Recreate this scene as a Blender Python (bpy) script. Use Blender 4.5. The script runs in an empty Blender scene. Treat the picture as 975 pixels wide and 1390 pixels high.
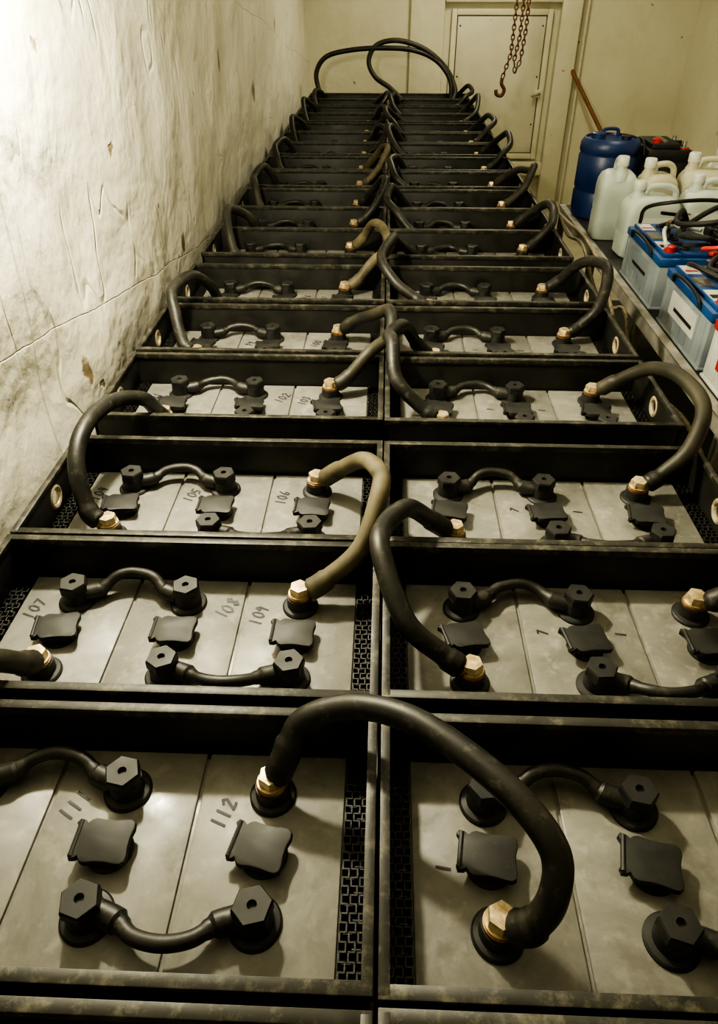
import bpy, math, random
from mathutils import Vector, Matrix, noise
random.seed(7)
CAMZ=2.4; ZT=1.4
def W(x,d,h): return Vector((x,d,CAMZ-h))
col=bpy.context.scene.collection

# ---------------------------------------------------------------- materials
def newmat(name):
    m=bpy.data.materials.new(name); m.use_nodes=True
    return m,m.node_tree.nodes,m.node_tree.links,m.node_tree.nodes['Principled BSDF']
def simple(name,c1,c2=None,rough=.5,metal=0,scale=8,bump=0,rvar=.15,objrand=0,trans=0,detail=6,dust=0,dlo=.60,dscale=55):
    m,N,L,b=newmat(name)
    tc=N.new('ShaderNodeTexCoord'); nz=N.new('ShaderNodeTexNoise')
    nz.inputs['Scale'].default_value=scale; nz.inputs['Detail'].default_value=detail
    L.new(tc.outputs['Object'],nz.inputs['Vector']); vec=tc.outputs['Object']
    if objrand:
        oi=N.new('ShaderNodeObjectInfo'); ad=N.new('ShaderNodeVectorMath'); ad.operation='ADD'
        sc=N.new('ShaderNodeMath'); sc.operation='MULTIPLY'; sc.inputs[1].default_value=37
        L.new(oi.outputs['Random'],sc.inputs[0]); L.new(tc.outputs['Object'],ad.inputs[0]); L.new(sc.outputs[0],ad.inputs[1])
        L.new(ad.outputs[0],nz.inputs['Vector']); vec=ad.outputs[0]
    cr=N.new('ShaderNodeValToRGB'); cr.color_ramp.elements[0].position=.35; cr.color_ramp.elements[1].position=.7
    c2=c2 or c1
    cr.color_ramp.elements[0].color=(*c1,1); cr.color_ramp.elements[1].color=(*c2,1)
    L.new(nz.outputs['Fac'],cr.inputs['Fac']); out=cr.outputs[0]
    if dust:
        nd=N.new('ShaderNodeTexNoise'); nd.inputs['Scale'].default_value=dscale; nd.inputs['Detail'].default_value=8; nd.inputs['Roughness'].default_value=.75
        L.new(vec,nd.inputs['Vector'])
        rr=N.new('ShaderNodeValToRGB'); rr.color_ramp.elements[0].position=dlo; rr.color_ramp.elements[1].position=dlo+.18
        rr.color_ramp.elements[0].color=(0,0,0,1); rr.color_ramp.elements[1].color=(dust,dust,dust,1)
        L.new(nd.outputs['Fac'],rr.inputs['Fac'])
        mx=N.new('ShaderNodeMix'); mx.data_type='RGBA'; L.new(rr.outputs[0],mx.inputs['Factor']); L.new(out,mx.inputs[6]); mx.inputs[7].default_value=(.19,.175,.13,1); out=mx.outputs[2]
    L.new(out,b.inputs['Base Color'])
    mr=N.new('ShaderNodeMapRange'); mr.inputs['To Min'].default_value=max(.05,rough-rvar); mr.inputs['To Max'].default_value=rough+rvar
    L.new(nz.outputs['Fac'],mr.inputs['Value']); L.new(mr.outputs[0],b.inputs['Roughness'])
    b.inputs['Metallic'].default_value=metal
    if trans: b.inputs['Transmission Weight'].default_value=trans
    if bump:
        bp=N.new('ShaderNodeBump'); bp.inputs['Strength'].default_value=bump; bp.inputs['Distance'].default_value=.01
        L.new(nz.outputs['Fac'],bp.inputs['Height']); L.new(bp.outputs[0],b.inputs['Normal'])
    return m
M_tray=simple('tray_black_steel',(.007,.007,.006),(.017,.016,.013),rough=.46,scale=14,objrand=1,bump=.1,dust=.35)
M_rim=simple('tray_rim_worn',(.010,.010,.008),(.030,.028,.022),rough=.5,scale=18,objrand=1,bump=.1,dust=.6,dlo=.50,dscale=30)
M_rub=simple('black_rubber',(.008,.008,.008),(.020,.020,.018),rough=.58,scale=30,dust=.2)
M_cable=simple('cable_rubber',(.008,.008,.007),(.024,.022,.018),rough=.50,scale=16,objrand=1,bump=.08,dust=.5,dlo=.55)
M_cableold=simple('cable_dusty',(.045,.038,.022),(.16,.135,.08),rough=.65,scale=11,bump=.1,dust=.4)
M_cablemid=simple('cable_scuffed',(.010,.010,.008),(.050,.044,.028),rough=.55,scale=9,objrand=1,bump=.1,dust=.5)
M_brass=simple('brass_bolt',(.42,.31,.18),(.74,.63,.42),rough=.45,metal=.65,scale=90,dust=.4)
M_copper=simple('copper_lug',(.16,.07,.03),(.40,.26,.13),rough=.5,metal=.6,scale=60)
M_ink=simple('marker_ink',(.025,.025,.03),rough=.6)
M_ring=simple('worn_ring',(.30,.25,.17),(.5,.44,.32),rough=.5,metal=.3,scale=40)
M_spacer=simple('spacer_grid_plastic',(.010,.010,.009),(.024,.023,.020),rough=.5,scale=40)
def cellmat():
    m,N,L,b=newmat('cell_grey_plastic')
    tc=N.new('ShaderNodeTexCoord'); oi=N.new('ShaderNodeObjectInfo')
    sc=N.new('ShaderNodeMath'); sc.operation='MULTIPLY'; sc.inputs[1].default_value=53
    L.new(oi.outputs['Random'],sc.inputs[0])
    ad=N.new('ShaderNodeVectorMath'); L.new(tc.outputs['Object'],ad.inputs[0]); L.new(sc.outputs[0],ad.inputs[1])
    n1=N.new('ShaderNodeTexNoise'); n1.inputs['Scale'].default_value=5; n1.inputs['Detail'].default_value=10; n1.inputs['Roughness'].default_value=.72; n1.inputs['Distortion'].default_value=.6
    n2=N.new('ShaderNodeTexNoise'); n2.inputs['Scale'].default_value=38; n2.inputs['Detail'].default_value=6
    n3=N.new('ShaderNodeTexNoise'); n3.inputs['Scale'].default_value=11; n3.inputs['Detail'].default_value=8; n3.inputs['Roughness'].default_value=.65
    for n in(n1,n2,n3): L.new(ad.outputs[0],n.inputs['Vector'])
    cr=N.new('ShaderNodeValToRGB'); e=cr.color_ramp.elements
    e[0].position=.30; e[0].color=(.122,.119,.104,1); e[1].position=.70; e[1].color=(.265,.260,.236,1)
    k=e.new(.5); k.color=(.190,.186,.167,1)
    L.new(n1.outputs['Fac'],cr.inputs['Fac'])
    r2=N.new('ShaderNodeValToRGB'); r2.color_ramp.elements[0].position=.55; r2.color_ramp.elements[1].position=.72
    r2.color_ramp.elements[0].color=(0,0,0,1); r2.color_ramp.elements[1].color=(.6,.6,.6,1)
    L.new(n2.outputs['Fac'],r2.inputs['Fac'])
    mx=N.new('ShaderNodeMix'); mx.data_type='RGBA'
    L.new(r2.outputs[0],mx.inputs['Factor']); L.new(cr.outputs[0],mx.inputs[6]); mx.inputs[7].default_value=(.31,.30,.27,1)
    r3=N.new('ShaderNodeValToRGB'); r3.color_ramp.elements[0].position=.58; r3.color_ramp.elements[1].position=.68
    r3.color_ramp.elements[0].color=(0,0,0,1); r3.color_ramp.elements[1].color=(.5,.5,.5,1)
    L.new(n3.outputs['Fac'],r3.inputs['Fac'])
    my=N.new('ShaderNodeMix'); my.data_type='RGBA'
    L.new(r3.outputs[0],my.inputs['Factor']); L.new(mx.outputs[2],my.inputs[6]); my.inputs[7].default_value=(.10,.092,.072,1)
    L.new(my.outputs[2],b.inputs['Base Color'])
    mr=N.new('ShaderNodeMapRange'); mr.inputs['From Min'].default_value=.3; mr.inputs['From Max'].default_value=.7; mr.inputs['To Min'].default_value=.26; mr.inputs['To Max'].default_value=.66
    L.new(n3.outputs['Fac'],mr.inputs['Value']); L.new(mr.outputs[0],b.inputs['Roughness'])
    bp=N.new('ShaderNodeBump'); bp.inputs['Strength'].default_value=.12; bp.inputs['Distance'].default_value=.004
    L.new(n1.outputs['Fac'],bp.inputs['Height']); L.new(bp.outputs[0],b.inputs['Normal'])
    return m
M_cell=cellmat()
def wallmat(name,ca,cb,seam=True,bumpd=.03,stain=.45):
    m,N,L,b=newmat(name)
    tc=N.new('ShaderNodeTexCoord')
    def nz(s,d=8,r=.6,vec=None,dist=0):
        n=N.new('ShaderNodeTexNoise'); n.inputs['Scale'].default_value=s; n.inputs['Detail'].default_value=d; n.inputs['Roughness'].default_value=r
        n.inputs['Distortion'].default_value=dist
        L.new(vec or tc.outputs['Object'],n.inputs['Vector']); return n
    n1=nz(1.1); n3=nz(1.9,10,.68); n4=nz(9,4,.5)
    n2=nz(1.9,4,.5,None,.3)
    cr=N.new('ShaderNodeValToRGB'); e=cr.color_ramp.elements
    e[0].position=.3; e[0].color=(*ca,1); e[1].position=.65; e[1].color=(*cb,1)
    L.new(n1.outputs['Fac'],cr.inputs['Fac'])
    sr=N.new('ShaderNodeValToRGB'); sr.color_ramp.elements[0].position=.54; sr.color_ramp.elements[1].position=.74
    sr.color_ramp.elements[0].color=(0,0,0,1); sr.color_ramp.elements[1].color=(stain,stain,stain,1)
    L.new(n3.outputs['Fac'],sr.inputs['Fac'])
    mx=N.new('ShaderNodeMix'); mx.data_type='RGBA'; L.new(sr.outputs[0],mx.inputs['Factor'])
    L.new(cr.outputs[0],mx.inputs[6]); mx.inputs[7].default_value=(.50,.42,.25,1)
    wv=N.new('ShaderNodeVectorMath'); wv.operation='ADD'
    ms=N.new('ShaderNodeVectorMath'); ms.operation='SCALE'; ms.inputs['Scale'].default_value=.16
    L.new(n4.outputs['Color'],ms.inputs[0]); L.new(tc.outputs['Object'],wv.inputs[0]); L.new(ms.outputs[0],wv.inputs[1])
    vr=N.new('ShaderNodeTexVoronoi'); vr.inputs['Scale'].default_value=3.0; vr.inputs['Randomness'].default_value=1
    L.new(wv.outputs[0],vr.inputs['Vector'])
    lt=N.new('ShaderNodeMapRange'); lt.inputs['From Min'].default_value=.035; lt.inputs['From Max'].default_value=.065; lt.inputs['To Min'].default_value=.8; lt.inputs['To Max'].default_value=0
    L.new(vr.outputs['Distance'],lt.inputs['Value']); chips=lt.outputs[0]
    if seam:
        # a few larger torn/chipped spots of the lagging
        for (yy,zz,r) in((2.03,1.37,.030),(2.10,1.30,.018),(3.36,1.39,.024),(4.5,2.02,.040),(5.6,1.75,.05),(2.62,1.92,.020),(6.9,2.1,.05),(1.72,2.05,.015),(3.0,1.62,.014)):
            sb=N.new('ShaderNodeVectorMath'); sb.operation='SUBTRACT'; sb.inputs[1].default_value=(XLW+.08,yy+.08,zz+.08); L.new(wv.outputs[0],sb.inputs[0])
            mu=N.new('ShaderNodeVectorMath'); mu.operation='MULTIPLY'; mu.inputs[1].default_value=(.0,1,.6); L.new(sb.outputs[0],mu.inputs[0])
            le=N.new('ShaderNodeVectorMath'); le.operation='LENGTH'; L.new(mu.outputs[0],le.inputs[0])
            q=N.new('ShaderNodeMapRange'); q.inputs['From Min'].default_value=r*.6; q.inputs['From Max'].default_value=r; q.inputs['To Min'].default_value=.9; q.inputs['To Max'].default_value=0; L.new(le.outputs['Value'],q.inputs['Value'])
            mxx=N.new('ShaderNodeMath'); mxx.operation='MAXIMUM'; L.new(chips,mxx.inputs[0]); L.new(q.outputs[0],mxx.inputs[1]); chips=mxx.outputs[0]
    mx2=N.new('ShaderNodeMix'); mx2.data_type='RGBA'; L.new(chips,mx2.inputs['Factor'])
    L.new(mx.outputs[2],mx2.inputs[6]); mx2.inputs[7].default_value=(.24,.17,.09,1)
    out=mx2.outputs[2]; hh=n2.outputs['Fac']
    def madd(src,k,base):
        q=N.new('ShaderNodeMath'); q.operation='MULTIPLY_ADD'; q.inputs[1].default_value=k; L.new(src,q.inputs[0]); L.new(base,q.inputs[2]); return q.outputs[0]
    n5=nz(7,6,.6); hh=madd(n5.outputs['Fac'],.16,hh)
    hh=madd(chips,-.06,hh)
    if seam:
        mp=N.new('ShaderNodeMapping'); mp.inputs['Rotation'].default_value=(.7,0,0); mp.inputs['Scale'].default_value=(1,2.2,.8)
        L.new(tc.outputs['Object'],mp.inputs['Vector'])
        nc=nz(1.5,2,.45,mp.outputs[0],.2); s0=N.new('ShaderNodeMath'); s0.operation='SUBTRACT'; s0.inputs[1].default_value=.5; L.new(nc.outputs['Fac'],s0.inputs[0])
        ab=N.new('ShaderNodeMath'); ab.operation='ABSOLUTE'; L.new(s0.outputs[0],ab.inputs[0])
        c1=N.new('ShaderNodeMapRange'); c1.inputs['From Max'].default_value=.012; c1.inputs['To Min'].default_value=1; c1.inputs['To Max'].default_value=0; L.new(ab.outputs[0],c1.inputs['Value'])
        ng=nz(2.7,2,.5); g1=N.new('ShaderNodeMapRange'); g1.inputs['From Min'].default_value=.50; g1.inputs['From Max'].default_value=.60; L.new(ng.outputs['Fac'],g1.inputs['Value'])
        cm=N.new('ShaderNodeMath'); cm.operation='MULTIPLY'; L.new(c1.outputs[0],cm.inputs[0]); L.new(g1.outputs[0],cm.inputs[1])
        hh=madd(cm.outputs[0],-.08,hh)
        sp=N.new('ShaderNodeSeparateXYZ'); L.new(tc.outputs['Object'],sp.inputs[0])
        def line(src,off,per,w):
            a=N.new('ShaderNodeMath'); a.operation='ADD'; a.inputs[1].default_value=-off; L.new(src,a.inputs[0])
            d=N.new('ShaderNodeMath'); d.operation='PINGPONG'; d.inputs[1].default_value=per/2; L.new(a.outputs[0],d.inputs[0])
            q=N.new('ShaderNodeMapRange'); q.inputs['From Max'].default_value=w; L.new(d.outputs[0],q.inputs['Value']); return q.outputs[0]
        l1=line(madd(n1.outputs['Fac'],.05,sp.outputs[1]),1.785,2.1,.006)
        zz=madd(sp.outputs[1],.16,sp.outputs[2])
        l2=line(madd(n1.outputs['Fac'],.12,zz),1.93,1.25,.0035)
        mm=N.new('ShaderNodeMath'); mm.operation='MULTIPLY'; L.new(l1,mm.inputs[0]); L.new(l2,mm.inputs[1])
        hh=madd(mm.outputs[0],.06,hh)
        mx3=N.new('ShaderNodeMix'); mx3.data_type='RGBA'
        mrr=N.new('ShaderNodeMapRange'); mrr.inputs['To Min'].default_value=.16; mrr.inputs['To Max'].default_value=0; L.new(mm.outputs[0],mrr.inputs['Value'])
        L.new(mrr.outputs[0],mx3.inputs['Factor']); L.new(out,mx3.inputs[6]); mx3.inputs[7].default_value=(.25,.21,.14,1); out=mx3.outputs[2]
    L.new(out,b.inputs['Base Color'])
    bp=N.new('ShaderNodeBump'); bp.inputs['Strength'].default_value=.6; bp.inputs['Distance'].default_value=bumpd
    L.new(hh,bp.inputs['Height']); L.new(bp.outputs[0],b.inputs['Normal'])
    b.inputs['Roughness'].default_value=.42
    return m
XLW=-.93
M_wallL=wallmat('wall_painted_lagging',(.72,.69,.57),(.84,.81,.70),bumpd=.11,stain=.38)
M_wall=wallmat('wall_painted_cream',(.60,.57,.42),(.70,.67,.52),seam=False,bumpd=.04,stain=.35)
M_door=simple('door_painted_plate',(.56,.53,.41),(.66,.63,.50),rough=.5,scale=3,bump=.1)
M_floor=simple('floor_concrete',(.34,.31,.22),(.48,.44,.33),rough=.7,scale=3,bump=.2)
M_ceil=simple('ceiling_paint',(.6,.58,.50),(.66,.64,.57),rough=.7,scale=2)
M_gal=simple('galvanised_angle',(.24,.23,.20),(.50,.48,.42),rough=.5,metal=.15,scale=12)
M_rack=simple('rack_steel',(.02,.02,.02),(.05,.05,.045),rough=.6,scale=8)
M_gap=simple('door_gap_shade',(.28,.25,.18),(.34,.31,.22),rough=.6,scale=8)  # darkened wall tone: shade of the gap around the door panel, put into colour
M_jug=simple('jug_hdpe',(.46,.52,.48),(.62,.67,.62),rough=.44,scale=6,trans=.12,dust=.3,dscale=12)
M_jug2=simple('jug_hdpe_yellow',(.46,.44,.32),(.58,.56,.43),rough=.45,scale=6,trans=.1,dust=.3,dscale=12)
M_white=simple('white_plastic',(.58,.59,.55),(.70,.71,.67),rough=.4)
M_drum=simple('blue_drum_plastic',(.008,.024,.10),(.016,.042,.14),rough=.4,scale=5)
M_blue=simple('battery_blue_lid',(.010,.05,.18),(.02,.085,.26),rough=.45,scale=10,dust=.45,dscale=25)
M_bbody=simple('battery_grey_body',(.18,.21,.24),(.28,.32,.34),rough=.42,scale=6,dust=.3)
M_bwhite=simple('battery_white_body',(.50,.51,.50),(.60,.61,.59),rough=.4,dust=.3)
M_red=simple('red_plastic',(.38,.02,.015),(.52,.03,.02),rough=.4)
M_lead=simple('lead_post',(.25,.24,.22),(.4,.39,.36),rough=.4,metal=.7,scale=30)
M_rust=simple('rusty_chain',(.08,.03,.018),(.17,.075,.04),rough=.8,scale=50,metal=.1)
M_wood=simple('wood_stick',(.15,.065,.025),(.22,.10,.045),rough=.6,scale=12)
M_rope=simple('rope_beige',(.26,.22,.15),(.42,.37,.27),rough=.8,scale=60,bump=.5)
M_pipe=simple('conduit_cream',(.6,.56,.44),(.68,.64,.52),rough=.5)

# ---------------------------------------------------------------- mesh builder
class MB:
    def __init__(s): s.v=[];s.f=[];s.m=[];s.mats=[]
    def mi(s,mat):
        if mat not in s.mats: s.mats.append(mat)
        return s.mats.index(mat)
    def add(s,vs,fs,mat):
        o=len(s.v); s.v+= [tuple(v) for v in vs]; k=s.mi(mat)
        for f in fs: s.f.append(tuple(i+o for i in f)); s.m.append(k)
    def box(s,x0,x1,y0,y1,z0,z1,mat,M=None):
        vs=[Vector((x,y,z)) for x in(x0,x1) for y in(y0,y1) for z in(z0,z1)]
        if M: vs=[M@v for v in vs]
        s.add(vs,[(0,1,3,2),(4,6,7,5),(0,4,5,1),(2,3,7,6),(0,2,6,4),(1,5,7,3)],mat)
    def loft(s,rings,mat,cap0=True,cap1=True,closed=True):
        n=len(rings[0]); vs=[p for r in rings for p in r]; fs=[]
        for i in range(len(rings)-1):
            for j in range(n if closed else n-1):
                k=(j+1)%n; fs.append((i*n+j,i*n+k,(i+1)*n+k,(i+1)*n+j))
        if cap0: fs.append(tuple(reversed(range(n))))
        if cap1: fs.append(tuple((len(rings)-1)*n+j for j in range(n)))
        s.add(vs,fs,mat)
    def lathe(s,c,prof,mat,n=24,hexs=(),rot=0,M=None):
        rings=[]
        for i,(r,z) in enumerate(prof):
            ring=[]
            for j in range(n):
                a=2*math.pi*j/n+rot
                rr=r
                if i in hexs:
                    b=((a-rot)%(math.pi/3))-math.pi/6
                    rr=r*math.cos(math.pi/6)/math.cos(b)
                p=Vector((rr*math.cos(a),rr*math.sin(a),z))
                if M: p=M@p
                ring.append(Vector(c)+p)
            rings.append(ring)
        s.loft(rings,mat)
    def tube(s,pts,r,mat,n=10,sub=6,rad=None):
        pts=[Vector(p) for p in pts]
        if sub>1 and len(pts)>2:
            P=[pts[0]*2-pts[1]]+pts+[pts[-1]*2-pts[-2]]; out=[]
            for i in range(1,len(P)-2):
                for t in range(sub):
                    u=t/sub; a,b,c,d=P[i-1],P[i],P[i+1],P[i+2]
                    out.append(.5*((2*b)+(c-a)*u+(2*a-5*b+4*c-d)*u*u+(3*b-a-3*c+d)*u**3))
            out.append(pts[-1]); pts=out
        rings=[]; t0=(pts[1]-pts[0]).normalized()
        up=Vector((0,0,1)) if abs(t0.z)<.9 else Vector((1,0,0))
        nrm=t0.cross(up).normalized()
        for i,p in enumerate(pts):
            t=(pts[min(i+1,len(pts)-1)]-pts[max(i-1,0)]).normalized()
            nrm=(nrm-t*nrm.dot(t)).normalized(); bn=t.cross(nrm)
            R=r if rad is None else rad(i/(len(pts)-1))
            rings.append([p+R*(math.cos(2*math.pi*j/n)*nrm+math.sin(2*math.pi*j/n)*bn) for j in range(n)])
        s.loft(rings,mat)
    def rbox(s,cx,cy,zs,mat,n=32,M=None):
        rings=[]
        for z,hx,hy,e in zs:
            ring=[]
            for j in range(n):
                a=2*math.pi*(j+.5)/n; c,sn=math.cos(a),math.sin(a)
                p=Vector((hx*math.copysign(abs(c)**(2/e),c),hy*math.copysign(abs(sn)**(2/e),sn),z))
                if M: p=M@p
                ring.append(Vector((cx,cy,0))+p)
            rings.append(ring)
        s.loft(rings,mat)
    def mesh(s,name,ang=35,bevel=0):
        me=bpy.data.meshes.new(name); me.from_pydata(s.v,[],s.f)
        for m in s.mats: me.materials.append(m)
        for p,k in zip(me.polygons,s.m): p.material_index=k
        me.update()
        if bevel:
            o=bpy.data.objects.new('tmp',me); col.objects.link(o)
            b=o.modifiers.new('b','BEVEL'); b.width=bevel; b.segments=2; b.limit_method='ANGLE'; b.angle_limit=.9
            dg=bpy.context.evaluated_depsgraph_get(); m2=bpy.data.meshes.new_from_object(o.evaluated_get(dg))
            bpy.data.objects.remove(o); m2.name=name; me=m2
        me.shade_smooth(); me.set_sharp_from_angle(angle=math.radians(ang))
        return me
    def obj(s,name,parent=None,loc=(0,0,0),**k):
        return place(name,s.mesh(name,**k),parent,loc)
def place(name,me,parent=None,loc=(0,0,0),rz=0):
    o=bpy.data.objects.new(name,me); col.objects.link(o); o.location=loc; o.rotation_euler[2]=rz
    if parent: o.parent=parent
    return o
def empty(name,loc=(0,0,0),rz=0):
    e=bpy.data.objects.new(name,None); e.empty_display_size=.1; col.objects.link(e); e.location=loc; e.rotation_euler[2]=rz; return e

# ---------------------------------------------------------------- room
XL,XR,YF,YB,ZC=XLW,3.4,9.6,-2.2,3.55
def wallgrid(name,x,y0,y1,z0,z1,step,amp,mat,thick,flip=1):
    ny=int((y1-y0)/step); nz_=int((z1-z0)/step); vs=[];fs=[]
    for i in range(ny+1):
        for j in range(nz_+1):
            y=y0+(y1-y0)*i/ny; z=z0+(z1-z0)*j/nz_
            d=noise.fractal(Vector((y*.9,z*1.3,3.1)),1.,2.,3)*amp+ noise.noise(Vector((y*3,z*3.5,1)))*amp*.35
            vs.append((x+flip*d,y,z))
    for i in range(ny):
        for j in range(nz_):
            a=i*(nz_+1)+j; fs.append((a,a+1,a+nz_+2,a+nz_+1))
    b=MB(); b.add(vs,fs,mat)
    xo=x-flip*thick
    b.box(min(xo,x-flip*.06),max(xo,x-flip*.06),y0,y1,z0,z1,mat)
    return b.obj(name,ang=180)
wallgrid('wall_left',XL,YB,YF,0,ZC,.045,.028,M_wallL,.2)
wallgrid('wall_right',XR,YB,YF,0,ZC,.12,.015,M_wall,.2,flip=-1)
b=MB(); b.box(XL-.2,XR+.2,YF,YF+.15,0,ZC,M_wall); b.obj('wall_far')
b=MB(); b.box(XL-.2,XR+.2,YB-.15,YB,0,ZC,M_wall); b.obj('wall_back')
b=MB(); b.box(XL-.2,XR+.2,YB-.15,YF+.15,-.1,0,M_floor); b.obj('floor')
b=MB(); b.box(XL-.2,XR+.2,YB-.15,YF+.15,ZC,ZC+.1,M_ceil); b.obj('ceiling')
def trim(i,x0,x1,z0,z1,dy):
    b=MB(); b.box(x0,x1,YF-dy,YF,z0,z1,M_wall); b.obj('trim_%d'%i,bevel=.012)
trim(1,.24,.62,0,ZC,.07); trim(2,1.90,2.12,0,ZC,.12); trim(3,.62,1.90,2.18,2.26,.10); trim(4,.62,1.90,.40,.55,.12)
D=empty('door_1',(0,0,0))
b=MB()
b.box(.70,.76,YF-.07,YF,.58,2.12,M_wall); b.box(1.76,1.82,YF-.07,YF,.58,2.12,M_wall); b.box(.76,1.76,YF-.07,YF,2.06,2.12,M_wall); b.box(.76,1.76,YF-.07,YF,.58,.64,M_wall); b.obj('door_frame',D,bevel=.008)
b=MB(); b.box(.770,1.750,YF-.055,YF-.01,.650,2.050,M_door); b.box(.765,1.755,YF-.012,YF-.001,.645,2.055,M_gap); b.obj('door_panel',D,bevel=.006)
b=MB()
Mx=Matrix.Rotation(math.pi/2,4,'X')
for i in range(6):
    z=.71+i*.25
    for x in(.80,1.72): b.lathe((x,YF-.055,z),[(.010,0),(.009,.004),(.004,.006)],M_rust if i%2 else M_door,8,M=Mx)
for i in range(4):
    x=.92+i*.22
    for z in(.68,2.02): b.lathe((x,YF-.055,z),[(.010,0),(.009,.004),(.004,.006)],M_door,8,M=Mx)
b.obj('door_rivets',D)
b=MB(); b.box(1.70,1.80,YF-.09,YF-.04,1.25,1.33,M_door); b.tube([(1.76,YF-.09,1.29),(1.76,YF-.12,1.29),(1.67,YF-.13,1.27)],.012,M_lead); b.obj('door_latch',D,bevel=.003)
b=MB(); b.tube([(2.2,YF-.04,0),(2.2,YF-.04,ZC)],.016,M_pipe,sub=1); b.obj('conduit_pipe')
b=MB(); b.tube([(XR-.06,8.0,1.2),(XR-.06,8.0,2.15),(XR-.07,7.9,2.25),(XR-.06,7.2,2.28),(XR-.06,5,2.28)],.022,M_pipe); b.obj('conduit_pipe')

# ---------------------------------------------------------------- battery trays
TW,TL=.81,.402; REC=.10; TD=.75
CX=[-.24,0,.24]; CW=.234
YFt,YV,YBt=.115,.211,.310
zc=-REC
def side_wall(b,x0,x1):
    R=.027; cy=.20; cz=-.052; y0,y1,z0,z1=.0,TL,-.105,0.
    n=32; ang=[2*math.pi*j/n for j in range(n)]
    outer=[]
    for a in ang:
        c,s=math.cos(a),math.sin(a); t=1e9
        if c>1e-6:t=min(t,(y1-cy)/c)
        if c<-1e-6:t=min(t,(y0-cy)/c)
        if s>1e-6:t=min(t,(z1-cz)/s)
        if s<-1e-6:t=min(t,(z0-cz)/s)
        outer.append([cy+c*t,cz+s*t])
    for (yy,zz) in((y0,z0),(y0,z1),(y1,z0),(y1,z1)):
        k=min(range(n),key=lambda j:(outer[j][0]-yy)**2+(outer[j][1]-zz)**2); outer[k]=[yy,zz]
    inner=[[cy+R*math.cos(a),cz+R*math.sin(a)] for a in ang]
    r=[[Vector((x,p[0],p[1])) for p in ring] for x,ring in((x0,outer),(x0,inner),(x1,inner),(x1,outer))]
    b.loft(r+[r[0]],M_tray,False,False)
    b.box(x0,x1,0,TL,-TD,-.105,M_tray)
    b.tube([Vector(((x0+x1)/2,cy+(R-.001)*math.cos(a),cz+(R-.001)*math.sin(a))) for a in [2*math.pi*j/24 for j in range(25)]],.0075,M_ring,8,sub=1)
b=MB(); hw=TW/2; T=.010
b.box(-hw,hw,0,T,-TD,0,M_tray); b.box(-hw,hw,TL-T,TL,-TD,0,M_tray)
b.box(-hw-.003,hw+.003,-.004,T+.003,-.014,.003,M_rim); b.box(-hw-.003,hw+.003,TL-T-.003,TL+.004,-.014,.003,M_rim)
side_wall(b,-hw,-hw+T); side_wall(b,hw-T,hw)
b.box(-hw-.003,-hw+T+.002,.0,TL,-.008,.0035,M_rim); b.box(hw-T-.002,hw+.003,.0,TL,-.008,.0035,M_rim)
b.box(-hw,hw,0,TL,-TD,-TD+.012,M_tray)
ME_shell=b.mesh('tray_shell',bevel=.0014)
b=MB()
for cx in CX:
    b.box(cx-CW/2,cx+CW/2,.024,TL-.018,-TD+.02,zc,M_cell)
b.box(-.36,.36,.03,TL-.024,-TD+.03,zc-.006,M_cell)
ME_cells=b.mesh('battery_cells',bevel=.003)
b=MB()
for cx in(-hw+.027,hw-.027):
    for k in(-.013,0,.013):
        yy=.02; i=0
        while yy<TL-.03:
            sh=.0045*(1 if i%2 else -1)
            b.box(cx+k+sh-.0012,cx+k+sh+.0012,yy,yy+.013,zc-.02,zc+.003,M_spacer)
            b.box(cx+k-.0055,cx+k+.0055,yy-.001,yy+.0014,zc-.02,zc+.003,M_spacer)
            yy+=.0125; i+=1
    yy=.03
    while yy<TL-.03:
        b.box(cx-.013,cx,yy,yy+.002,zc-.02,zc+.002,M_spacer); b.box(cx,cx+.013,yy+.018,yy+.020,zc-.02,zc+.002,M_spacer); yy+=.0375
    b.box(cx-.019,cx+.019,.02,TL-.02,zc-.10,zc-.06,M_spacer)
ME_spacer=b.mesh('spacer_grid')
def blackterm(b,x,y,rot):
    b.lathe((x,y,zc),[(.039,0),(.039,.004),(.036,.007),(.028,.009),(.027,.036)],M_rub,36)
    b.lathe((x,y,zc),[(.027,.034),(.0300,.036),(.0300,.053),(.0275,.057),(.0070,.057),(.0055,.050)],M_rub,36,hexs=(1,2,3),rot=rot)
def goldterm(b,x,y,rot):
    b.lathe((x,y,zc),[(.038,0),(.038,.004),(.035,.007),(.028,.009),(.027,.032)],M_rub,36)
    b.lathe((x,y,zc),[(.025,.032),(.025,.038),(.021,.040)],M_copper)
    b.lathe((x,y,zc),[(.0235,.040),(.0235,.043),(.021,.043)],M_brass)
    b.lathe((x,y,zc),[(.0195,.043),(.0215,.045),(.0215,.056),(.0195,.060),(.012,.0605)],M_brass,36,hexs=(1,2,3),rot=rot)
def termmesh(seed):
    R=random.Random(seed); b=MB()
    for i in(0,1): blackterm(b,CX[i],YBt,R.random())
    for i in(1,2): blackterm(b,CX[i],YFt,R.random())
    goldterm(b,CX[2],YBt,R.random()); goldterm(b,CX[0],YFt,R.random())
    return b.mesh('terminal_posts',ang=28)
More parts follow.
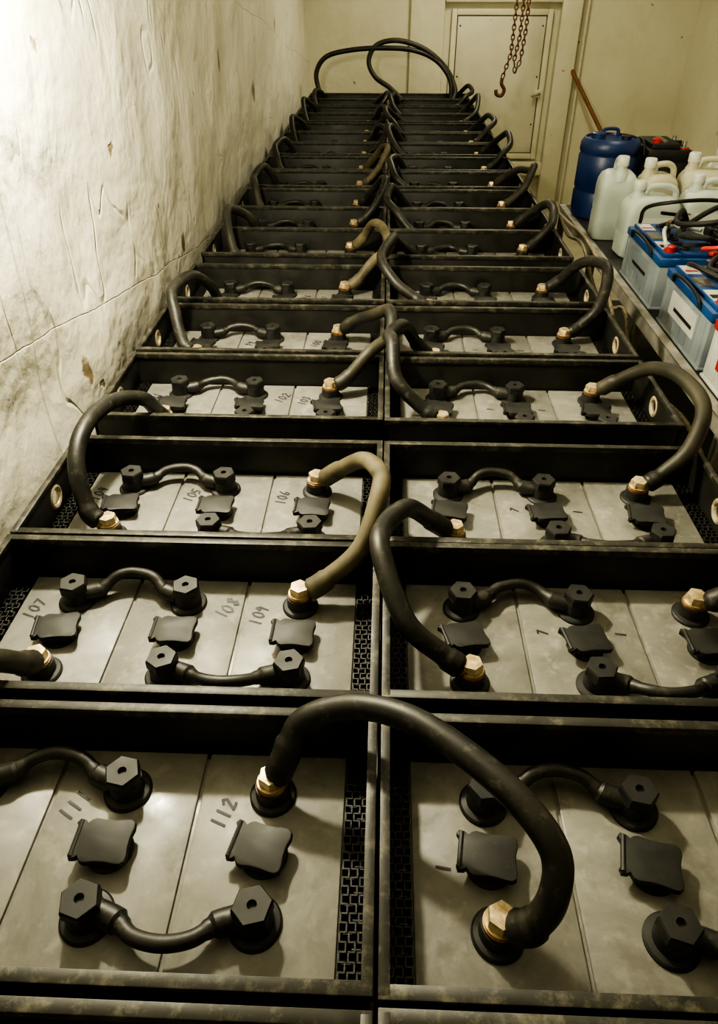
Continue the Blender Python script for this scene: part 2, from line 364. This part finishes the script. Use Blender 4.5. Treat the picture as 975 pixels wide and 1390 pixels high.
def linkmesh(seed):
    R=random.Random(seed); b=MB()
    for (a,c,y,s) in((CX[0],CX[1],YBt,1),(CX[1],CX[2],YFt,-1)):
        z=zc+.022; m=(a+c)/2+R.uniform(-.008,.008); bow=.040+R.uniform(-.008,.010); up=R.uniform(.0,.016)
        b.tube([(a+.02,y+.002*s,z),(a+.052,y+.014*s,z+.002),(a+.080,y+bow*.8*s,z+.006+up),(m,y+bow*s,z+.010+up),(c-.080,y+bow*.8*s,z+.006+up),(c-.052,y+.014*s,z+.002),(c-.02,y+.002*s,z)],.0125,M_cable,12,
            rad=lambda t:.0180 if (t<.17 or t>.83) else (.0115 if .23<t<.77 else .0135))
    return b.mesh('link_cables')
OUT=[(-.0500,-.022),(-.0470,-.029),(-.0400,-.0285),(-.0355,-.0245),(-.030,-.032),(-.024,-.0345),(-.008,-.0325),(.008,-.0325),(.024,-.0345),(.033,-.0345),(.0385,-.030),(.0395,-.021),(.0370,-.008),(.0370,.008),(.0395,.021),(.0380,.030),(.032,.0345),(.024,.0345),(.008,.0325),(-.008,.0325),(-.024,.0345),(-.030,.032),(-.0355,.0265),(-.041,.031),(-.0495,.0325),(-.0530,.026),(-.0480,.019),(-.0445,.010),(-.0440,-.006),(-.0460,-.015)]
def ventmesh(seed):
    R=random.Random(seed); b=MB()
    for cx in CX:
        M=Matrix.Rotation(R.uniform(-.28,.25),4,'Z')@Matrix.Rotation(R.uniform(-.07,.07),4,'Y')@Matrix.Rotation(R.uniform(-.05,.05),4,'X')
        b.lathe((cx+R.uniform(-.003,.003),YV,zc),[(.036,0),(.036,.004),(.030,.006),(.029,.024)],M_rub,24)
        rings=[]
        for k,z in((.95,.019),(1,.021),(1,.029),(.975,.0308),(.93,.0314)):
            rings.append([Vector((cx,YV,zc))+M@Vector((p[0]*k,p[1]*k,z)) for p in OUT])
        b.loft(rings,M_rub,True,True)
        b.tube([Vector((cx,YV,zc))+M@Vector((-.045,-.026,.0300)),Vector((cx,YV,zc))+M@Vector((-.045,.029,.0300))],.0040,M_rub,8,1)
    return b.mesh('vent_caps',ang=30)
TERM=[termmesh(i) for i in range(3)]; LINK=[linkmesh(i) for i in range(4)]; VENT=[ventmesh(i) for i in range(6)]
DIG={'0':[[(.5,0),(.1,.3),(.15,.8),(.5,1),(.85,.7),(.85,.25),(.5,0)]],'1':[[(.45,1),(.5,0)]],'2':[[(.1,.8),(.5,1),(.8,.75),(.1,0),(.9,.05)]],
'3':[[(.1,.95),(.7,.95),(.4,.55),(.8,.35),(.5,0),(.1,.1)]],'4':[[(.3,1),(.1,.45),(.85,.45)],[(.65,.9),(.6,0)]],'5':[[(.85,1),(.25,.95),(.2,.55),(.75,.5),(.75,.1),(.15,0)]],
'6':[[(.7,1),(.2,.5),(.2,.1),(.6,0),(.8,.3),(.3,.45)]],'7':[[(.1,.95),(.85,1),(.4,0)]],'8':[[(.5,.5),(.15,.8),(.5,1),(.8,.8),(.2,.2),(.5,0),(.85,.25),(.5,.5)]],'9':[[(.8,.7),(.4,1),(.2,.65),(.75,.65),(.6,0)]]}
def label(b,txt,x,y,ang,size):
    u=0; k=0
    for ch in txt:
        j=random.uniform(-.08,.08)
        for st in DIG[ch]:
            pts=[]
            for p in st:
                px=(p[0]*.6+u+j+p[1]*.1)*size; py=(p[1]+j)*size
                pts.append(Vector((x+px*math.cos(ang)-py*math.sin(ang),y+px*math.sin(ang)+py*math.cos(ang),zc+.0009)))
            for a,c in zip(pts,pts[1:]):
                k+=1
                d=(c-a); n=Vector((-d.y,d.x,0)).normalized()*.0022; e=d.normalized()*.0014; zz=Vector((0,0,k*.00003))
                b.add([a-n-e+zz,c-n+e+zz,c+n+e+zz,a+n-e+zz],[(0,1,2,3)],M_ink)
        u+=.74
NEAR=[-.070,.348,.785,1.2,1.715,2.15,2.61,3.15,3.55,3.95,4.42,4.87,5.35,5.8,6.25,6.75,7.2,7.7,8.14]
XC={0:-.403,1:.418}
for r,y0 in enumerate(NEAR):
    for c in(0,1):
        jx=random.uniform(-.002,.002); jy=random.uniform(0,.008)
        e=empty('battery_tray',(XC[c]+jx*0.5,y0+jy,ZT),0)
        place('tray_shell',ME_shell,e); place('battery_cells',ME_cells,e); place('spacer_grid',ME_spacer,e)
        place('terminal_posts',random.choice(TERM),e); place('link_cables',random.choice(LINK),e); place('vent_caps',random.choice(VENT),e)
        b=MB()
        base=110-3*(r-1)
        if c==0:
            for i in range(3):
                t=str(base+i); s=.029
                if r==1 and i==2: label(b,'112',CX[i]-.072,YBt-.062,math.radians(72),.024); continue
                if i==1 and r%2==0: label(b,t,CX[i]+.085,YBt-.045,math.radians(random.uniform(60,80)),s)
                else: label(b,t,CX[i]-.080,YBt-.058,math.radians(random.uniform(62,82)),.026)
        else:
            label(b,'1',CX[0]-.06,YV-.015,1.5,.02)
            if r>1: label(b,random.choice(['1','7']),CX[1]-.070,YV+.03,random.uniform(1.2,1.7),.02); label(b,'1',CX[1]+.09,YV+.03,1.5,.02)
        b.obj('cell_numbers',e)
def cable(pts,r=.0205,mat=None,lugs=True,n=14):
    b=MB(); mat=mat or M_cable
    e0,e1=random.uniform(.10,.17),random.uniform(.10,.17)
    def rad(t):
        if t<.015 or t>.985: return r*.75
        if .03<t<e0 or .03<(1-t)<e1: return r*1.17
        return r
    b.tube(pts,r,mat,n,10,rad)
    if lugs:
        for a,c in((pts[0],pts[1]),(pts[-1],pts[-2])):
            a=Vector(a);c=Vector(c); d=(c-a).normalized()
            b.tube([a-d*.004,a+d*.030],.0165,M_copper,10,1)
    return b.obj('battery_cable',ang=60)
HT=1.060
N_=len(NEAR)
def rn(a): return random.uniform(-a,a)
def mt(): return random.choice([M_cable,M_cable,M_cable,M_cablemid])
def arcA(x,d1,d2,s,mat=None,j=.018):
    g=d2-d1
    cable([W(x+s*.012,d1+.004,HT),W(x+s*.055,d1+.018,1.035),W(x+s*(.125+rn(j*.5)),d1+.055+rn(.01),.975+rn(j*.6)),W(x+s*(.168+rn(j)),d1+.15+rn(j),.905+rn(j*1.5)),W(x+s*(.165+rn(j)),d1+g*.58+rn(j),.90+rn(j*1.5)),W(x+s*(.122+rn(j)),d2-.095,.93+rn(j)),W(x+s*.06,d2-.025,1.01),W(x+s*.012,d2-.003,HT)],mat=mat or mt())
xa,xb,xc=XC[0]-.24,XC[0],XC[0]+.24
ra,rc=XC[1]-.24,XC[1]+.24
for r in range(0,N_-1):
    y1,y2=NEAR[r],NEAR[r+1]
    j=.008 if r<4 else .024
    if r%2==1:
        d1,d2=y1+YFt,y2+YFt; g=d2-d1; x=xa
        cable([W(x-.012,d1+.0,HT),W(x-.045,d1+.015,1.03),W(x-.074,d1+.075,.95+rn(.02)),W(x-.082+rn(.012),d1+.17+rn(j),.895+rn(j)),W(x-.055+rn(.012),d1+g*.62+rn(j),.905+rn(j)),W(x-.015,d2-.095,.955),W(x-.004,d2-.035,1.03),W(x,d2-.005,HT)],mat=mt())
        arcA(rc,y1+YBt,y2+YBt,1,j=j)
    elif r>0:
        arcA(xc,y1+YBt,y2+YBt,1,M_cableold if r in(2,6,10) else None,j=j)
        arcA(ra,y1+YFt,y2+YFt,-1,M_cable if r==2 else None,j=j)
y=NEAR[1]
cable([W(xc+.004,y+YBt+.006,HT),W(xc+.022,y+YBt+.022,1.015),W(-.115,y+.362,.965),W(-.04,y+.366,.930),W(.045,y+.330,.903),W(.125,y+.268,.895),W(.195,y+.200,.900),W(.236,y+.145,.925),W(.234,y+.112,.975),W(.214,y+.103,1.03),W(ra+.012,y+YFt-.002,HT)],r=.0205,mat=M_cable)
b=MB()
b.tube([W(-.66,8.40,1.04),W(-.72,8.47,.95),W(-.74,8.5,.80),W(-.63,8.5,.66),W(-.35,8.5,.60),W(.0,8.5,.585),W(.28,8.5,.61),W(.50,8.5,.70),W(.64,8.46,.86),W(.66,8.42,1.04)],.024,M_cable,12); b.obj('battery_cable')
b=MB()
b.tube([W(.16,8.30,1.04),W(.02,8.4,.93),W(-.13,8.46,.84),W(-.20,8.5,.70),W(-.12,8.5,.56),W(.10,8.5,.52),W(.38,8.5,.60),W(.60,8.5,.77),W(.70,8.45,.95),W(.68,8.40,1.04)],.024,M_cablemid,12); b.obj('battery_cable')
# rack under trays
b=MB()
zb=ZT-TD
for x in(-.80,-.44,-.03,.03,.44,.80):
    b.box(x-.02,x+.02,-.1,8.65,zb-.08,zb-.001,M_rack)
for i in range(9):
    y=0+i*1.07
    b.box(-.82,.82,y-.02,y+.02,zb-.14,zb-.08,M_rack)
    for x in(-.80,0,.80): b.box(x-.025,x+.025,y-.025,y+.025,0,zb-.14,M_rack)
b.obj('battery_rack')

# ---------------------------------------------------------------- right shelf
ZS=1.2; sx0,sx1,sy0,sy1=1.13,2.15,1.0,4.86
b=MB()
b.box(sx0,sx1,sy0,sy1,ZS-.018,ZS,M_rack)
b.box(sx0-.008,sx0,sy0,sy1,ZS-.06,ZS,M_gal); b.box(sx0-.008,sx0+.03,sy0,sy1,ZS-.003,ZS+.0005,M_gal)
b.box(sx1,sx1+.006,sy0,sy1,ZS-.045,ZS,M_gal)
b.box(sx0,sx1,sy1,sy1+.006,ZS-.045,ZS,M_gal); b.box(sx0,sx1,sy0-.006,sy0,ZS-.045,ZS,M_gal)
b.box(sx0,sx1,sy0,sy1,.55,.565,M_rack); b.box(sx0-.008,sx0,sy0,sy1,.51,.57,M_gal)
for y in(sy0+.02,2.1,3.1,4.0,sy1-.02):
    for x in(sx0,sx1):
        s=1 if x==sx0 else -1
        b.box(min(x,x+s*.006),max(x,x+s*.006),y-.025,y+.025,0,ZS-.02,M_gal); b.box(min(x,x+s*.04),max(x,x+s*.04),y-.003,y+.003,0,ZS-.02,M_gal)
b.obj('metal_shelf')
def jug(x,y,w,d,h,rz,mat=M_jug,cap=M_white):
    e=empty('plastic_jug',(x,y,ZS+.002),rz); b=MB(); hx,hy=w/2,d/2
    b.rbox(0,0,[(0,hx*.93,hy*.93,5),(.008,hx,hy,5),(h*.3,hx,hy,5),(h*.33,hx*.975,hy*.975,5),(h*.36,hx,hy,5),(h*.62,hx,hy,5),(h*.70,hx*.97,hy*.96,4.5),(h*.77,hx*.82,hy*.84,4),(h*.81,hx*.58,hy*.62,3)],mat)
    nx=-hx*.55
    b.lathe((nx,0,0),[(.044,h*.72),(.036,h*.82),(.027,h*.86),(.026,h*.93)],mat)
    b.tube([(nx+.03,0,h*.80),(-hx*.22,0,h*.90),(hx*.1,0,h*.925),(hx*.5,0,h*.92),(hx*.80,0,h*.86),(hx*.88,0,h*.72)],.016,mat,12)
    b.obj('jug_body',e,ang=50)
    b=MB(); b.lathe((nx,0,0),[(.031,h*.89),(.032,h*.90),(.031,h*.985),(.027,h)],cap,20); b.obj('jug_cap',e)
    b=MB(); b.box(-hx*.6,hx*.6,-hy-.0015,-hy+.004,h*.28,h*.56,M_white); b.obj('jug_label',e)
jug(1.355,3.86,.275,.19,.365,.05); jug(1.665,3.92,.275,.19,.385,-.08)
jug(1.255,4.17,.19,.20,.43,1.5); jug(1.47,4.18,.20,.19,.41,.15,M_jug2); jug(1.73,4.22,.25,.20,.43,-.1,M_jug2,M_white); jug(1.98,4.0,.20,.2,.36,.3)
jug(2.0,4.55,.24,.2,.40,.1)
e=empty('blue_drum',(1.31,4.62,ZS+.002)); b=MB()
b.lathe((0,0,0),[(.155,0),(.166,.012),(.170,.05),(.170,.14),(.164,.15),(.164,.16),(.170,.17),(.170,.34),(.164,.35),(.164,.36),(.170,.37),(.168,.41),(.154,.435),(.145,.44),(.143,.428),(.05,.430)],M_drum,40)
b.obj('drum_body',e)
b=MB(); b.lathe((-.07,.02,.428),[(.04,0),(.04,.028),(.034,.032)],M_drum,20); b.lathe((.08,-.02,.428),[(.028,0),(.028,.02),(.024,.023)],M_rub,20)
b.tube([(-.03,.09,.43),(-.02,.09,.465),(.05,.09,.465),(.06,.09,.43)],.010,M_drum); b.obj('drum_caps',e)
def carbat(x,y,w,l,h,lid,body,rz=0,label_m=None,plug=None):
    e=empty('car_battery',(x,y,ZS+.002),rz); b=MB(); hx,hy=w/2,l/2
    b.box(-hx+.006,hx-.006,-hy+.006,hy-.006,0,h*.74,body)
    b.box(-hx,hx,-hy,hy,0,.012,body)
    for k in range(7):
        yy=-hy+.04+k*(l-.08)/6; b.box(-hx+.002,hx-.002,yy-.004,yy+.004,.02,h*.70,body)
    b.obj('battery_case',e,bevel=.004)
    b=MB(); b.box(-hx,hx,-hy,hy,h*.74,h*.88,lid); b.box(-hx+.02,hx-.07,-hy+.02,hy-.02,h*.88,h*.95,lid)
    b.box(-hx+.02,hx-.02,-hy+.14,hy-.14,h*.88,h*.945,lid); b.obj('battery_lid',e,bevel=.006)
    b=MB()
    for k in range(6): b.lathe((-.02,-hy+.08+k*(l-.16)/5,h*.95),[(.019,0),(.019,.007),(.012,.009)],plug or (M_rub if lid!=M_rub else M_lead),14)
    b.obj('vent_plugs',e)
    b=MB()
    for yy,mm in((-hy+.06,M_red),(hy-.06,M_rub)):
        b.lathe((hx-.035,yy,h*.88),[(.022,0),(.022,.008),(.014,.010),(.012,.04)],M_lead,16); b.lathe((hx-.035,yy,h*.88),[(.030,0),(.030,.006)],mm,16)
    b.lathe((-hx+.05,-hy+.05,h*.95),[(.024,0),(.024,.022),(.018,.026)],M_red,16)
    b.obj('battery_posts',e)
    b=MB(); b.tube([(-hx-.004,-hy*.6,h*.80),(-hx-.012,-hy*.5,h*.93),(-hx-.010,0,h*.97),(-hx-.012,hy*.5,h*.93),(-hx-.004,hy*.6,h*.80)],.007,M_rub); b.obj('carry_handle',e)
    if label_m:
        b=MB(); b.box(-hx-.0012,-hx+.004,-hy*.55,hy*.55,h*.30,h*.66,label_m)
        b.box(-hx-.0016,-hx+.004,-hy*.45,hy*.35,h*.40,h*.46,M_rub)
        b.box(-hx+.026,-hx+.085,-hy*.70,-hy*.25,h*.951,h*.955,M_white); b.box(-hx+.026,-hx+.085,-hy*.1,hy*.3,h*.951,h*.955,M_lead); b.box(-hx+.026,-hx+.085,hy*.45,hy*.85,h*.951,h*.955,M_white)
        b.box(-hx+.030,-hx+.080,-hy*.6,-hy*.45,h*.956,h*.9565,M_rub); b.box(-hx+.03,-hx+.080,hy*.55,hy*.62,h*.956,h*.9565,M_red); b.obj('battery_label',e)
    return e
carbat(1.305,3.31,.28,.50,.255,M_blue,M_bbody,label_m=M_bbody)
carbat(1.305,2.71,.28,.50,.255,M_blue,M_bbody,label_m=M_bwhite)
carbat(1.305,2.20,.28,.46,.25,M_red,M_bwhite,label_m=M_red)
carbat(1.305,1.66,.28,.46,.25,M_rub,M_bwhite,label_m=M_red)
carbat(1.62,3.22,.27,.50,.29,M_rub,M_rub)
carbat(1.62,2.62,.27,.48,.27,M_blue,M_bbody)
carbat(1.63,4.66,.25,.30,.44,M_rub,M_rub)
def clampobj(x,y,z,rz,m):
    b=MB(); 
    for s in(-1,1):
        b.box(-.11,.015,s*.004-.009,s*.004+.009,-.007+s*.010,.007+s*.010,m,Matrix.Rotation(s*.16,4,'Y'))
    b.box(-.02,.045,-.008,.008,-.016,-.010,M_copper); b.box(-.02,.045,-.008,.008,.010,.016,M_copper)
    b.lathe((0,-.012,0),[(.010,0),(.010,.024)],M_lead,12,M=Matrix.Rotation(-math.pi/2,4,'X'))
    return place('clamp_jaws',b.mesh('clamp_jaws',bevel=.002),None,(x,y,z),rz)
JL=empty('jumper_leads')
def lead(pts,r,m):
    b=MB(); b.tube(pts,r,m,8); b.obj('lead_wire',JL)
ZB=ZS+.27
lead([(1.41,3.50,ZB),(1.34,3.40,ZB+.07),(1.28,3.26,ZB+.05),(1.40,3.14,ZB+.09),(1.54,3.20,ZB+.12),(1.70,3.05,ZB+.06)],.012,M_rub)
lead([(1.41,3.12,ZB),(1.33,3.04,ZB+.05),(1.26,3.16,ZB+.03),(1.36,3.32,ZB+.04),(1.52,3.38,ZB+.10),(1.70,3.42,ZB+.05)],.012,M_rub)
lead([(1.41,2.92,ZB),(1.32,2.86,ZB+.04),(1.24,2.74,ZB+.02),(1.34,2.64,ZB+.05),(1.50,2.70,ZB+.07),(1.68,2.84,ZB+.04)],.011,M_rub)
lead([(1.41,2.52,ZB),(1.34,2.62,ZB+.06),(1.40,2.84,ZB+.08),(1.50,2.98,ZB+.09),(1.64,3.08,ZB+.08)],.012,M_rub)
lead([(1.21,3.54,ZB-.02),(1.19,3.44,ZB+.07),(1.27,3.34,ZB+.12),(1.42,3.38,ZB+.12),(1.58,3.48,ZB+.09)],.009,M_rub)
lead([(1.19,3.10,ZB-.0),(1.22,3.24,ZB+.03),(1.30,3.34,ZB+.015),(1.39,3.26,ZB+.02)],.008,M_bwhite)
lead([(1.22,2.90,ZB-.01),(1.20,2.78,ZB+.02),(1.26,2.66,ZB+.01),(1.24,2.54,ZB+.03),(1.34,2.46,ZB+.03),(1.42,2.36,ZB)],.010,M_rub)
lead([(1.30,3.0,ZB+.02),(1.36,2.94,ZB+.05),(1.45,3.0,ZB+.10),(1.55,2.92,ZB+.10),(1.62,2.8,ZB+.05)],.009,M_red)
for x,y,rz,m in((1.38,3.50,.3,M_rub),(1.38,3.12,-.4,M_rub),(1.38,2.92,.5,M_red),(1.38,2.52,-.2,M_rub),(1.66,3.05,2.6,M_rub),(1.66,2.80,2.8,M_red),(1.28,2.80,1.9,M_rub),(1.28,3.36,1.2,M_rub),(1.33,2.38,.6,M_red)):
    clampobj(x,y,ZB+.012,rz,m).parent=JL
b=MB()
b.box(1.54,1.74,3.00,3.22,ZS+.30,ZS+.36,M_rub); b.tube([(1.56,3.02,ZS+.36),(1.60,3.04,ZS+.41),(1.70,3.18,ZS+.41),(1.73,3.2,ZS+.36)],.009,M_rub); b.obj('battery_charger',JL,bevel=.008)
# two ropes tied along the shelf frame (one object)
b=MB(); xr=sx0-.0185
b.tube([(xr,4.90,1.20),(xr,4.5,1.12),(xr,4.1,1.17),(xr,3.7,1.05),(xr,3.4,1.08),(xr,3.2,1.14),(xr,3.0,1.0),(xr,2.7,1.0),(xr,2.3,1.07),(xr,1.9,1.0),(xr,1.4,1.06),(xr,1.0,1.12)],.010,M_rope,8)
b.tube([(xr,4.88,1.16),(1.06,4.3,1.24),(1.06,3.9,1.27),(1.08,3.6,1.22),(xr-.005,3.3,1.06),(xr,2.9,.93),(1.09,2.4,.90),(1.09,1.9,.5),(1.08,1.7,.1),(1.06,1.6,.012),(1.0,1.4,.011)],.009,M_rope,8); b.obj('rope')
b=MB(); b.tube([(2.05,YF-.03,1.62),(3.0,8.3,.01)],.024,M_wood,10,1); b.obj('wooden_stick')
def chain(pts,b,L=.055,r=.006):
    P=[Vector(p) for p in pts]; seg=[]
    for a,c in zip(P,P[1:]):
        n=max(1,int((c-a).length/(L*.72)))
        for i in range(n): seg.append((a+(c-a)*(i+.5)/n,(c-a).normalized()))
    for i,(c,t) in enumerate(seg):
        up=Vector((0,1,0)) if abs(t.y)<.9 else Vector((1,0,0))
        s=t.cross(up).normalized(); 
        if i%2: s=t.cross(s).normalized()
        ring=[c+t*math.sin(a)*L*.5+s*math.cos(a)*L*.28 for a in [2*math.pi*k/14 for k in range(15)]]
        b.tube(ring,r,M_rust,6,1)
e=empty('hanging_chain'); b=MB()
chain([(1.20,8.0,ZC),(1.17,8.0,1.80),(1.11,8.0,1.60)],b)
chain([(1.25,8.02,ZC),(1.24,8.02,1.95),(1.21,8.02,1.75),(1.23,8.02,1.64),(1.27,8.02,1.75),(1.29,8.02,2.0),(1.28,8.02,ZC)],b)
b.obj('chain_links',e)
b=MB(); b.tube([(1.11,8,1.60),(1.11,8,1.55),(1.14,8,1.50),(1.12,8,1.45),(1.07,8,1.46),(1.06,8,1.50)],.017,M_rust,8); b.obj('chain_hook',e)

# ---------------------------------------------------------------- lamps
WARM=(1,.93,.69)
def bulklamp(x,y,z,power,rad,col_=WARM):
    e=empty('bulkhead_lamp',(x,y,z)); b=MB()
    b.lathe((0,0,0),[(.10,0.10),(.11,.09),(.11,.06),(.09,.05)],M_white,24); b.tube([(0,0,.1),(0,0,ZC-z)],.012,M_pipe,sub=1); b.obj('lamp_housing',e)
    l=bpy.data.lights.new('lamp_bulb','POINT'); l.energy=power; l.shadow_soft_size=rad; l.color=col_
    o=bpy.data.objects.new('lamp_bulb',l); col.objects.link(o); o.parent=e; o.location=(0,0,-.05)
bulklamp(-.61,1.80,CAMZ+.34,168,.055)
def tube_lamp(x,y,power):
    e=empty('fluorescent_lamp',(x,y,ZC-.06)); b=MB(); b.box(-.07,.07,-.6,.6,0,.06,M_white); b.obj('lamp_housing',e,bevel=.01)
    l=bpy.data.lights.new('lamp_tube','AREA'); l.shape='RECTANGLE'; l.size=.12; l.size_y=1.1; l.energy=power; l.color=(1,.935,.68)
    o=bpy.data.objects.new('lamp_tube',l); col.objects.link(o); o.parent=e; o.location=(0,0,-.02)
tube_lamp(1.6,4.2,20); tube_lamp(1.0,7.6,52)
w=bpy.data.worlds.new('World'); bpy.context.scene.world=w; w.use_nodes=True
w.node_tree.nodes['Background'].inputs[0].default_value=(.9,.87,.72,1); w.node_tree.nodes['Background'].inputs[1].default_value=.05

# ---------------------------------------------------------------- camera
cam=bpy.data.cameras.new('camera'); co=bpy.data.objects.new('camera',cam); col.objects.link(co)
cam.sensor_fit='VERTICAL'; cam.sensor_height=36; cam.lens=976/1390*36; cam.shift_y=-45/1390; cam.clip_start=.02
co.location=(0,0,CAMZ); co.rotation_euler=(math.radians(90-34.87),0,math.radians(2.02))
bpy.context.scene.camera=co
bpy.context.scene.view_settings.view_transform='AgX'
try: bpy.context.scene.view_settings.look='AgX - High Contrast'
except Exception: pass
